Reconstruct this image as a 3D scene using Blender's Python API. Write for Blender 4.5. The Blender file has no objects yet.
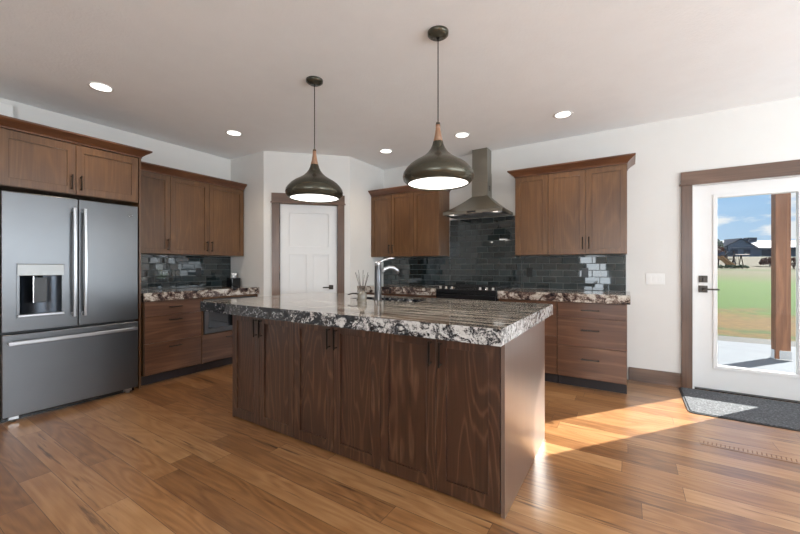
import bpy, math, random
from mathutils import Vector, Matrix
random.seed(7)
S = bpy.context.scene
COL = S.collection
PI = math.pi

# ------------------------------------------------------------------ camera
cam_d = bpy.data.cameras.new('camera')
cam_d.sensor_width = 36.0
cam_d.lens = 36.0 * 360.0 / 800.0
cam_d.clip_start = 0.05
cam_d.clip_end = 2000
cam = bpy.data.objects.new('camera', cam_d)
COL.objects.link(cam)
cam.location = (0, 0, 1.22)
cam.rotation_euler = (PI / 2, 0, math.radians(32.4))
S.camera = cam

# ------------------------------------------------------------------ exposure
S.view_settings.view_transform = 'Standard'
S.view_settings.look = 'None'
S.view_settings.exposure = -0.06
S.view_settings.gamma = 1.0
S.view_settings.use_curve_mapping = False
S.cycles.max_bounces = 8
S.cycles.diffuse_bounces = 5
S.cycles.glossy_bounces = 5
S.cycles.transparent_max_bounces = 12
S.cycles.sample_clamp_indirect = 6.0
S.cycles.use_denoising = True

# ------------------------------------------------------------------ sky
SUN_DIR = Vector((-0.613, -0.79, -0.495)).normalized()     # the way the light travels
world = bpy.data.worlds.new('sky')
S.world = world
world.use_nodes = True
wn, wl = world.node_tree.nodes, world.node_tree.links
wn.clear()
out = wn.new('ShaderNodeOutputWorld')
bg = wn.new('ShaderNodeBackground')
bg.inputs['Strength'].default_value = 1.0
tc = wn.new('ShaderNodeTexCoord')
sep = wn.new('ShaderNodeSeparateXYZ')
wl.new(tc.outputs['Generated'], sep.inputs[0])
grad = wn.new('ShaderNodeValToRGB')
cr = grad.color_ramp
cr.elements[0].position = 0.0
cr.elements[0].color = (0.60, 0.76, 0.93, 1)
cr.elements[1].position = 0.5
cr.elements[1].color = (0.14, 0.32, 0.72, 1)
e = cr.elements.new(0.16)
e.color = (0.33, 0.58, 0.90, 1)
wl.new(sep.outputs['Z'], grad.inputs[0])
mp = wn.new('ShaderNodeMapping')
mp.inputs['Scale'].default_value = (5.0, 5.0, 15.0)
mp.inputs['Location'].default_value = (2.35, 0.4, 0.35)
wl.new(tc.outputs['Generated'], mp.inputs[0])
nz = wn.new('ShaderNodeTexNoise')
nz.inputs['Scale'].default_value = 1.3
nz.inputs['Detail'].default_value = 7
nz.inputs['Roughness'].default_value = 0.55
wl.new(mp.outputs[0], nz.inputs['Vector'])
cl = wn.new('ShaderNodeValToRGB')
cl.color_ramp.elements[0].position = 0.48
cl.color_ramp.elements[0].color = (0, 0, 0, 1)
cl.color_ramp.elements[1].position = 0.56
cl.color_ramp.elements[1].color = (1, 1, 1, 1)
wl.new(nz.outputs['Fac'], cl.inputs[0])
mix = wn.new('ShaderNodeMix')
mix.data_type = 'RGBA'
mix.inputs[7].default_value = (0.93, 0.95, 1.0, 1)
wl.new(cl.outputs[0], mix.inputs[0])
wl.new(grad.outputs[0], mix.inputs[6])
wl.new(mix.outputs[2], bg.inputs['Color'])
wl.new(bg.outputs[0], out.inputs[0])

# ------------------------------------------------------------------ sun, window daylight and added fill lamps
sd = bpy.data.lights.new('sun', 'SUN')
sd.energy = 25.0
sd.angle = 0.009
sd.color = (1.0, 0.96, 0.91)
sun = bpy.data.objects.new('sun', sd)
COL.objects.link(sun)
sun.rotation_euler = SUN_DIR.to_track_quat('-Z', 'Y').to_euler()
sun.location = (10, 14, 9)


def area(name, loc, direction, sx, sy, watts, color):
    d = bpy.data.lights.new(name, 'AREA')
    d.shape = 'RECTANGLE'
    d.size, d.size_y = sx, sy
    d.energy = watts
    d.color = color
    o = bpy.data.objects.new(name, d)
    COL.objects.link(o)
    o.location = loc
    o.rotation_euler = Vector(direction).to_track_quat('-Z', 'Y').to_euler()
    return o


# lamps at unseen windows; the last three are added, tilted to brighten the ceiling
DAY = (0.86, 0.94, 1.0)
area('daylight_rear_a', (-0.85, -3.55, 1.25), (0, 1, .1), 0.6, 1.45, 16, DAY)
area('fill_rear_b', (0.95, -3.55, 1.45), (-.1, 1, 1.3), 1.9, 1.7, 140, DAY)
area('fill_side_a', (4.15, 2.6, 1.45), (-1, 0, 1.3), 2.2, 1.7, 145, DAY)
area('fill_side_b', (4.15, 0.3, 1.45), (-1, .1, 1.3), 1.7, 1.7, 150, DAY)



# ------------------------------------------------------------------ materials
def new_mat(name):
    m = bpy.data.materials.new(name)
    m.use_nodes = True
    n, l = m.node_tree.nodes, m.node_tree.links
    b = n['Principled BSDF']
    return m, n, l, b


def plain(name, col, rough=0.5, metal=0.0, bump=0.0, bscale=200, spec=0.5, var=0.04):
    m, n, l, b = new_mat(name)
    b.inputs['Roughness'].default_value = rough
    b.inputs['Metallic'].default_value = metal
    b.inputs['Specular IOR Level'].default_value = spec
    t = n.new('ShaderNodeTexCoord')
    q = n.new('ShaderNodeTexNoise')
    q.inputs['Scale'].default_value = 6
    q.inputs['Detail'].default_value = 3
    l.new(t.outputs['Object'], q.inputs['Vector'])
    r = n.new('ShaderNodeValToRGB')
    r.color_ramp.elements[0].position = 0.3
    r.color_ramp.elements[1].position = 0.7
    r.color_ramp.elements[0].color = tuple(c * (1 - var) for c in col) + (1,)
    r.color_ramp.elements[1].color = tuple(min(1, c * (1 + var)) for c in col) + (1,)
    l.new(q.outputs['Fac'], r.inputs[0])
    l.new(r.outputs[0], b.inputs['Base Color'])
    if bump:
        q2 = n.new('ShaderNodeTexNoise')
        q2.inputs['Scale'].default_value = bscale
        q2.inputs['Detail'].default_value = 4
        l.new(t.outputs['Object'], q2.inputs['Vector'])
        bp = n.new('ShaderNodeBump')
        bp.inputs['Strength'].default_value = bump
        bp.inputs['Distance'].default_value = 0.01
        l.new(q2.outputs['Fac'], bp.inputs['Height'])
        l.new(bp.outputs[0], b.inputs['Normal'])
    return m


def emit(name, col, s):
    m, n, l, b = new_mat(name)
    b.inputs['Base Color'].default_value = (0.9, 0.9, 0.88, 1)
    b.inputs['Emission Color'].default_value = col + (1,)
    b.inputs['Emission Strength'].default_value = s
    return m


def math_node(n, l, op, a, b=None, c=None):
    x = n.new('ShaderNodeMath')
    x.operation = op
    for i, v in enumerate((a, b, c)):
        if v is None:
            continue
        if isinstance(v, (int, float)):
            x.inputs[i].default_value = v
        else:
            l.new(v, x.inputs[i])
    return x.outputs[0]


def ramp(n, l, fac, stops):
    r = n.new('ShaderNodeValToRGB')
    e = r.color_ramp.elements
    e[0].position, e[0].color = stops[0][0], tuple(stops[0][1]) + (1,)
    e[1].position, e[1].color = stops[-1][0], tuple(stops[-1][1]) + (1,)
    for p, c in stops[1:-1]:
        x = e.new(p)
        x.color = tuple(c) + (1,)
    l.new(fac, r.inputs[0])
    return r.outputs[0]


def mixc(n, l, fac, a, b, mode='MIX'):
    x = n.new('ShaderNodeMix')
    x.data_type = 'RGBA'
    x.blend_type = mode
    for i, v in ((0, fac), (6, a), (7, b)):
        if isinstance(v, (int, float)):
            x.inputs[i].default_value = v
        elif isinstance(v, tuple):
            x.inputs[i].default_value = v + (1,) if len(v) == 3 else v
        else:
            l.new(v, x.inputs[i])
    return x.outputs[2]


def wood(name, dark, mid, light, axis='Z', rough=0.34, rings=9.0, coat=0.25, line=0.5, sharp=4.0, dom=(0.5, 4.0)):
    """stained timber: contour rings of a noise stretched along the grain"""
    m, n, l, b = new_mat(name)
    t = n.new('ShaderNodeTexCoord')
    oi = n.new('ShaderNodeObjectInfo')
    off = n.new('ShaderNodeVectorMath')
    off.operation = 'SCALE'
    off.inputs[0].default_value = (13.0, 7.0, 11.0)
    l.new(oi.outputs['Random'], off.inputs['Scale'])
    add = n.new('ShaderNodeVectorMath')
    add.operation = 'ADD'
    l.new(t.outputs['Object'], add.inputs[0])
    l.new(off.outputs[0], add.inputs[1])
    q_, p_ = dom
    k = {'X': (q_, p_, p_), 'Y': (p_, q_, p_), 'Z': (p_, p_, q_)}[axis]
    mp = n.new('ShaderNodeMapping')
    mp.inputs['Scale'].default_value = k
    l.new(add.outputs[0], mp.inputs[0])
    big = n.new('ShaderNodeTexNoise')
    big.inputs['Scale'].default_value = 1.0
    big.inputs['Detail'].default_value = 2.5
    big.inputs['Roughness'].default_value = 0.35
    l.new(mp.outputs[0], big.inputs['Vector'])
    rg = math_node(n, l, 'MULTIPLY', big.outputs['Fac'], rings * 6.28)
    sn = math_node(n, l, 'SINE', rg)
    rings01 = math_node(n, l, 'MULTIPLY_ADD', sn, 0.5, 0.5)
    fine = n.new('ShaderNodeTexNoise')
    mp2 = n.new('ShaderNodeMapping')
    f = 90.0
    mp2.inputs['Scale'].default_value = {'X': (3, f, f), 'Y': (f, 3, f), 'Z': (f, f, 3)}[axis]
    l.new(add.outputs[0], mp2.inputs[0])
    fine.inputs['Scale'].default_value = 1.0
    fine.inputs['Detail'].default_value = 3
    l.new(mp2.outputs[0], fine.inputs['Vector'])
    blot = n.new('ShaderNodeTexNoise')
    blot.inputs['Scale'].default_value = 3.0
    blot.inputs['Detail'].default_value = 3
    l.new(add.outputs[0], blot.inputs['Vector'])
    s1 = math_node(n, l, 'POWER', rings01, sharp)
    s2 = math_node(n, l, 'MULTIPLY', s1, line)
    s3 = math_node(n, l, 'MULTIPLY_ADD', fine.outputs['Fac'], 0.55, s2)
    s4 = math_node(n, l, 'MULTIPLY_ADD', blot.outputs['Fac'], 0.35, s3)
    c = ramp(n, l, s4, [(0.25, dark), (0.58, mid), (1.0, light)])
    l.new(c, b.inputs['Base Color'])
    b.inputs['Roughness'].default_value = rough
    b.inputs['Coat Weight'].default_value = coat
    b.inputs['Coat Roughness'].default_value = 0.28
    bp = n.new('ShaderNodeBump')
    bp.inputs['Strength'].default_value = 0.12
    bp.inputs['Distance'].default_value = 0.002
    l.new(fine.outputs['Fac'], bp.inputs['Height'])
    l.new(bp.outputs[0], b.inputs['Normal'])
    return m


def granite(name, stretch, warp, stops, scale=1.0, xmix=None):
    m, n, l, b = new_mat(name)
    t = n.new('ShaderNodeTexCoord')
    mp = n.new('ShaderNodeMapping')
    mp.inputs['Scale'].default_value = stretch
    mp.inputs['Rotation'].default_value = (0, 0, math.radians(-6))
    l.new(t.outputs['Object'], mp.inputs[0])
    w = n.new('ShaderNodeTexNoise')
    w.inputs['Scale'].default_value = 1.6 * scale
    w.inputs['Detail'].default_value = 3
    l.new(mp.outputs[0], w.inputs['Vector'])
    ws = n.new('ShaderNodeVectorMath')
    ws.operation = 'SCALE'
    ws.inputs['Scale'].default_value = warp
    l.new(w.outputs['Color'], ws.inputs[0])
    ad = n.new('ShaderNodeVectorMath')
    ad.operation = 'ADD'
    l.new(mp.outputs[0], ad.inputs[0])
    l.new(ws.outputs[0], ad.inputs[1])
    v = n.new('ShaderNodeTexNoise')
    v.inputs['Scale'].default_value = 3.4 * scale
    v.inputs['Detail'].default_value = 7
    v.inputs['Roughness'].default_value = 0.68
    l.new(ad.outputs[0], v.inputs['Vector'])
    sp = n.new('ShaderNodeTexNoise')
    sp.inputs['Scale'].default_value = 130
    sp.inputs['Detail'].default_value = 3
    l.new(t.outputs['Object'], sp.inputs['Vector'])
    f = math_node(n, l, 'MULTIPLY_ADD', sp.outputs['Fac'], 0.30, v.outputs['Fac'])
    f = math_node(n, l, 'SUBTRACT', f, 0.15)
    if xmix:
        # the vein field of the slab gets paler towards one end of the stone
        s = n.new('ShaderNodeSeparateXYZ')
        l.new(t.outputs['Object'], s.inputs[0])
        g = math_node(n, l, 'MULTIPLY_ADD', s.outputs['X'], xmix[0], xmix[1])
        f = math_node(n, l, 'ADD', f, g)
    c = ramp(n, l, f, stops)
    l.new(c, b.inputs['Base Color'])
    b.inputs['Roughness'].default_value = 0.08
    b.inputs['Coat Weight'].default_value = 0.3
    return m


BLACK, CREAM, TAUPE, WHITE = (0.012, 0.013, 0.016), (0.56, 0.50, 0.42), (0.17, 0.125, 0.09), (0.80, 0.79, 0.77)
M = {}
M['wall'] = plain('wall_paint', (0.70, 0.69, 0.665), 0.75, bump=0.10, bscale=120, var=0.01)
M['ceiling'] = plain('ceiling_paint', (0.90, 0.91, 0.915), 0.85, bump=0.25, bscale=60, var=0.012)
M['white'] = plain('white_enamel', (0.75, 0.75, 0.74), 0.35, var=0.01)
M['plastic'] = plain('white_plastic', (0.80, 0.80, 0.78), 0.4, var=0.01)
M['cab'] = wood('stained_alder_upright', (0.074, 0.030, 0.010), (0.145, 0.067, 0.024), (0.23, 0.12, 0.050), 'Z', rings=12, line=.14)
M['cab_h'] = wood('stained_alder_level', (0.060, 0.024, 0.013), (0.125, 0.056, 0.029), (0.23, 0.125, 0.07), 'X', rings=7, line=.25)
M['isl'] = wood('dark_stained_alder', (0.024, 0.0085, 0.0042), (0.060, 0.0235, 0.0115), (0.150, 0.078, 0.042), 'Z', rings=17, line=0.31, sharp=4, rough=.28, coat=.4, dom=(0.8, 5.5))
M['islend'] = wood('glare_lightened_alder', (0.085, 0.048, 0.034), (0.125, 0.075, 0.054), (0.18, 0.115, 0.085), 'Z', rings=10, line=0.15, rough=.30, coat=1.0)  # island stain made paler and shinier: glare on the end panel put into its colour
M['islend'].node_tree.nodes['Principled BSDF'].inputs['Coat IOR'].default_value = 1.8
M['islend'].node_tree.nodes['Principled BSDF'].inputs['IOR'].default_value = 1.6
M['crown'] = wood('stained_crown', (0.07, 0.024, 0.01), (0.13, 0.05, 0.021), (0.20, 0.09, 0.038), 'X', line=0.25)
M['trim'] = wood('stained_trim_upright', (0.06, 0.032, 0.019), (0.125, 0.066, 0.04), (0.21, 0.12, 0.075), 'Z', rings=4, line=0.3)
M['trim_h'] = wood('stained_trim_level', (0.06, 0.032, 0.019), (0.125, 0.066, 0.04), (0.21, 0.12, 0.075), 'X', rings=4, line=0.3)
M['kick'] = plain('toe_kick_board', (0.022, 0.015, 0.016), 0.5)
M['bronze'] = plain('dark_bronze', (0.055, 0.046, 0.040), 0.32, 0.8)
M['steel'] = plain('brushed_steel', (0.52, 0.53, 0.55), 0.28, 1.0)
M['slate'] = plain('slate_steel', (0.150, 0.155, 0.162), 0.32, 1.0, var=0.02)
M['satin'] = plain('satin_steel', (0.27, 0.27, 0.265), 0.38, 1.0)
M['gun'] = plain('gunmetal_steel', (0.12, 0.123, 0.13), 0.30, 1.0)
M['bright'] = plain('polished_steel', (0.70, 0.70, 0.70), 0.18, 1.0)
M['hood'] = plain('hood_steel', (0.30, 0.285, 0.245), 0.30, 1.0)
M['black'] = plain('black_enamel', (0.012, 0.012, 0.013), 0.22)
M['blackgloss'] = plain('black_glass', (0.01, 0.011, 0.013), 0.05)
M['rubber'] = plain('black_rubber', (0.018, 0.018, 0.02), 0.7)
M['shade'] = plain('olive_bronze_shade', (0.085, 0.079, 0.058), 0.27, 0.65)
M['neck'] = wood('pale_wood_neck', (0.20, 0.10, 0.055), (0.36, 0.20, 0.115), (0.48, 0.30, 0.18), 'Z', line=0.2)
M['glow'] = emit('lamp_diffuser', (1.0, 0.97, 0.92), 2.2)
M['can'] = emit('downlight_lens', (1.0, 0.96, 0.9), 3.5)
M['grout'] = plain('grey_grout', (0.13, 0.14, 0.14), 0.8)
M['granite_island'] = granite('island_granite', (0.35, 8.5, 1.6), 0.6,
    [(0.36, BLACK), (0.44, (0.03, 0.022, 0.018)), (0.48, TAUPE), (0.52, (0.30, 0.24, 0.18)), (0.57, CREAM), (0.68, WHITE)], 1.5)
M['granite_edge'] = granite('island_granite_edge', (1.2, 1.6, 1.6), 1.6,
    [(0.45, BLACK), (0.49, (0.07, 0.073, 0.08)), (0.53, (0.26, 0.25, 0.24)), (0.58, (0.56, 0.55, 0.53)), (0.78, (0.66, 0.65, 0.63))], 2.2, (0.075, 0.10))
M['granite'] = granite('perimeter_granite', (1.4, 1.4, 1.8), 1.2,
    [(0.36, BLACK), (0.44, (0.06, 0.035, 0.03)), (0.50, (0.18, 0.125, 0.10)), (0.55, (0.46, 0.41, 0.35)), (0.68, (0.70, 0.66, 0.60))], 1.5)


def tile_mat():
    m, n, l, b = new_mat('charcoal_glass_tile')
    g = n.new('ShaderNodeNewGeometry')
    c = ramp(n, l, g.outputs['Random Per Island'], [(0.0, (0.011, 0.016, 0.017)), (0.5, (0.017, 0.025, 0.026)), (1.0, (0.027, 0.038, 0.039))])
    l.new(c, b.inputs['Base Color'])
    b.inputs['Roughness'].default_value = 0.035
    b.inputs['IOR'].default_value = 1.6
    b.inputs['Coat Weight'].default_value = 0.6
    b.inputs['Coat Roughness'].default_value = 0.02
    return m


M['tile'] = tile_mat()


def floor_mat():
    m, n, l, b = new_mat('hardwood_planks')
    t = n.new('ShaderNodeTexCoord')
    br = n.new('ShaderNodeTexBrick')
    br.offset = 0.0
    br.inputs['Color1'].default_value = (0, 0, 0, 1)
    br.inputs['Color2'].default_value = (1, 1, 1, 1)
    br.inputs['Mortar'].default_value = (0.5, 0.5, 0.5, 1)
    br.inputs['Scale'].default_value = 1.0
    br.inputs['Mortar Size'].default_value = 0.0013
    br.inputs['Mortar Smooth'].default_value = 0.3
    br.inputs['Bias'].default_value = 0.0
    br.inputs['Brick Width'].default_value = 1.45
    br.inputs['Row Height'].default_value = 0.140
    # every row of planks starts at its own random place
    sx = n.new('ShaderNodeSeparateXYZ')
    l.new(t.outputs['Object'], sx.inputs[0])
    row = math_node(n, l, 'FLOOR', math_node(n, l, 'DIVIDE', sx.outputs['Y'], 0.140))
    wn_ = n.new('ShaderNodeTexWhiteNoise')
    wn_.noise_dimensions = '1D'
    l.new(row, wn_.inputs['W'])
    cx_ = n.new('ShaderNodeCombineXYZ')
    l.new(math_node(n, l, 'MULTIPLY_ADD', wn_.outputs['Value'], 1.45, sx.outputs['X']), cx_.inputs['X'])
    l.new(sx.outputs['Y'], cx_.inputs['Y'])
    l.new(cx_.outputs[0], br.inputs['Vector'])
    rnd = n.new('ShaderNodeSeparateColor')
    l.new(br.outputs['Color'], rnd.inputs[0])
    sc = n.new('ShaderNodeVectorMath')
    sc.operation = 'SCALE'
    sc.inputs[0].default_value = (31.0, 17.0, 5.0)
    l.new(rnd.outputs[0], sc.inputs['Scale'])
    ad = n.new('ShaderNodeVectorMath')
    ad.operation = 'ADD'
    l.new(t.outputs['Object'], ad.inputs[0])
    l.new(sc.outputs[0], ad.inputs[1])
    mp = n.new('ShaderNodeMapping')
    mp.inputs['Scale'].default_value = (0.9, 5.5, 1)
    l.new(ad.outputs[0], mp.inputs[0])
    big = n.new('ShaderNodeTexNoise')
    big.inputs['Scale'].default_value = 1.0
    big.inputs['Detail'].default_value = 2
    big.inputs['Roughness'].default_value = 0.4
    l.new(mp.outputs[0], big.inputs['Vector'])
    rings = math_node(n, l, 'MULTIPLY_ADD', math_node(n, l, 'SINE', math_node(n, l, 'MULTIPLY', big.outputs['Fac'], 75)), 0.5, 0.5)
    mp2 = n.new('ShaderNodeMapping')
    mp2.inputs['Scale'].default_value = (3, 60, 1)
    l.new(ad.outputs[0], mp2.inputs[0])
    fine = n.new('ShaderNodeTexNoise')
    fine.inputs['Scale'].default_value = 1.0
    fine.inputs['Detail'].default_value = 4
    l.new(mp2.outputs[0], fine.inputs['Vector'])
    # dark mineral streaks and knots
    mp3 = n.new('ShaderNodeMapping')
    mp3.inputs['Scale'].default_value = (1.3, 24, 1)
    l.new(ad.outputs[0], mp3.inputs[0])
    st = n.new('ShaderNodeTexNoise')
    st.inputs['Scale'].default_value = 1.0
    st.inputs['Detail'].default_value = 5
    st.inputs['Roughness'].default_value = 0.6
    l.new(mp3.outputs[0], st.inputs['Vector'])
    streak = ramp(n, l, st.outputs['Fac'], [(0.60, (0, 0, 0)), (0.70, (1, 1, 1))])
    v = math_node(n, l, 'MULTIPLY_ADD', rings, 0.13, math_node(n, l, 'MULTIPLY', fine.outputs['Fac'], 0.38))
    v = math_node(n, l, 'MULTIPLY_ADD', rnd.outputs[0], 0.44, v)
    base = ramp(n, l, v, [(0.14, (0.165, 0.068, 0.022)), (0.45, (0.345, 0.160, 0.058)), (0.78, (0.52, 0.285, 0.125))])
    c = mixc(n, l, streak, base, (0.090, 0.038, 0.016))
    c = mixc(n, l, br.outputs['Fac'], c, (0.06, 0.028, 0.012))
    l.new(c, b.inputs['Base Color'])
    r = math_node(n, l, 'MULTIPLY_ADD', fine.outputs['Fac'], 0.14, 0.24)
    l.new(r, b.inputs['Roughness'])
    b.inputs['Coat Weight'].default_value = 0.9
    b.inputs['Coat Roughness'].default_value = 0.24
    b.inputs['Coat IOR'].default_value = 1.6
    h = math_node(n, l, 'SUBTRACT', math_node(n, l, 'MULTIPLY', fine.outputs['Fac'], 0.25), br.outputs['Fac'])
    bp = n.new('ShaderNodeBump')
    bp.inputs['Strength'].default_value = 0.22
    bp.inputs['Distance'].default_value = 0.003
    l.new(h, bp.inputs['Height'])
    l.new(bp.outputs[0], b.inputs['Normal'])
    return m


M['floor'] = floor_mat()


def glass_mat():
    m = bpy.data.materials.new('clear_glass')
    m.use_nodes = True
    n, l = m.node_tree.nodes, m.node_tree.links
    n.clear()
    o = n.new('ShaderNodeOutputMaterial')
    tr = n.new('ShaderNodeBsdfTransparent')
    tr.inputs[0].default_value = (0.97, 0.985, 0.98, 1)
    gl = n.new('ShaderNodeBsdfGlossy')
    gl.inputs['Roughness'].default_value = 0.0
    lw = n.new('ShaderNodeLayerWeight')
    lw.inputs['Blend'].default_value = 0.5
    p5 = math_node(n, l, 'POWER', lw.outputs['Facing'], 5.0)
    mx = n.new('ShaderNodeMixShader')
    l.new(math_node(n, l, 'MULTIPLY_ADD', p5, 0.95, 0.022), mx.inputs[0])
    l.new(tr.outputs[0], mx.inputs[1])
    l.new(gl.outputs[0], mx.inputs[2])
    l.new(mx.outputs[0], o.inputs[0])
    return m


M['glass'] = glass_mat()


def mat_speckle(name, stops, scale, rough=0.95, bump=0.6, detail=5):
    m, n, l, b = new_mat(name)
    t = n.new('ShaderNodeTexCoord')
    q = n.new('ShaderNodeTexNoise')
    q.inputs['Scale'].default_value = scale
    q.inputs['Detail'].default_value = detail
    q.inputs['Roughness'].default_value = 0.7
    l.new(t.outputs['Object'], q.inputs['Vector'])
    l.new(ramp(n, l, q.outputs['Fac'], stops), b.inputs['Base Color'])
    b.inputs['Roughness'].default_value = rough
    bp = n.new('ShaderNodeBump')
    bp.inputs['Strength'].default_value = bump
    bp.inputs['Distance'].default_value = 0.01
    l.new(q.outputs['Fac'], bp.inputs['Height'])
    l.new(bp.outputs[0], b.inputs['Normal'])
    return m


M['mat'] = mat_speckle('charcoal_mat_pile', [(0.35, (0.04, 0.043, 0.05)), (0.55, (0.10, 0.105, 0.115)), (0.72, (0.28, 0.28, 0.29))], 70)
M['concrete'] = mat_speckle('patio_concrete', [(0.3, (0.125, 0.14, 0.158)), (0.7, (0.15, 0.168, 0.188))], 5, 0.9, 0.1)
M['concrete'].node_tree.nodes['Principled BSDF'].inputs['Specular IOR Level'].default_value = 0.15
M['gravel'] = mat_speckle('gravel_strip', [(0.4, (0.006, 0.009, 0.006)), (0.6, (0.02, 0.021, 0.022)), (0.8, (0.10, 0.10, 0.10))], 14, 0.9, 0.8)


def lawn_mat():
    m, n, l, b = new_mat('patchy_lawn')
    t = n.new('ShaderNodeTexCoord')
    s = n.new('ShaderNodeSeparateXYZ')
    l.new(t.outputs['Object'], s.inputs[0])
    q = n.new('ShaderNodeTexNoise')
    q.inputs['Scale'].default_value = 0.9
    q.inputs['Detail'].default_value = 6
    q.inputs['Roughness'].default_value = 0.65
    l.new(t.outputs['Object'], q.inputs['Vector'])
    w = math_node(n, l, 'MULTIPLY_ADD', q.outputs['Fac'], 9.0, s.outputs['Y'])
    w = math_node(n, l, 'DIVIDE', w, 80.0)
    G, T, P = (0.036, 0.088, 0.004), (0.105, 0.062, 0.014), (0.095, 0.083, 0.046)
    c = ramp(n, l, w, [(0.172, (0.035, 0.062, 0.009)), (0.186, T), (0.215, T), (0.245, G), (0.40, (0.046, 0.10, 0.006)), (0.50, (0.07, 0.08, 0.024)), (0.62, P), (0.70, (0.05, 0.07, 0.018)), (0.75, P), (0.9, (0.09, 0.08, 0.055))])
    q2 = n.new('ShaderNodeTexNoise')
    q2.inputs['Scale'].default_value = 7
    q2.inputs['Detail'].default_value = 6
    l.new(t.outputs['Object'], q2.inputs['Vector'])
    sh = ramp(n, l, q2.outputs['Fac'], [(0.3, (0.62, 0.62, 0.6)), (0.7, (1.15, 1.15, 1.1))])
    l.new(mixc(n, l, 1.0, c, sh, 'MULTIPLY'), b.inputs['Base Color'])
    b.inputs['Roughness'].default_value = 1.0
    b.inputs['Specular IOR Level'].default_value = 0.1
    return m


M['lawn'] = lawn_mat()
M['siding'] = plain('blue_grey_siding', (0.09, 0.14, 0.21), 0.8)
M['sidingd'] = plain('dark_siding', (0.035, 0.055, 0.085), 0.8)
M['roof'] = plain('pale_metal_roof', (0.10, 0.14, 0.19), 0.6)
M['roofd'] = plain('dark_shingle_roof', (0.04, 0.06, 0.09), 0.8)
M['orange'] = plain('orange_slide_plastic', (0.32, 0.15, 0.035), 0.5)
M['timber'] = plain('play_timber', (0.06, 0.045, 0.04), 0.8)
M['leaf_red'] = mat_speckle('russet_leaves', [(0.3, (0.05, 0.025, 0.025)), (0.7, (0.20, 0.09, 0.07))], 6)
M['leaf'] = mat_speckle('green_leaves', [(0.3, (0.02, 0.05, 0.03)), (0.7, (0.08, 0.14, 0.07))], 6)
M['post'] = wood('cedar_post_timber', (0.085, 0.032, 0.014), (0.17, 0.068, 0.032), (0.24, 0.11, 0.055), 'Z', rough=0.6, coat=0, line=0.3)
M['tissue'] = plain('white_tissue', (0.85, 0.85, 0.84), 0.9)
M['amber'] = plain('clear_scented_oil', (0.17, 0.15, 0.12), 0.06)
M['reed'] = plain('dark_reed', (0.05, 0.035, 0.028), 0.8)
M['register'] = M['floor']


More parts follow.
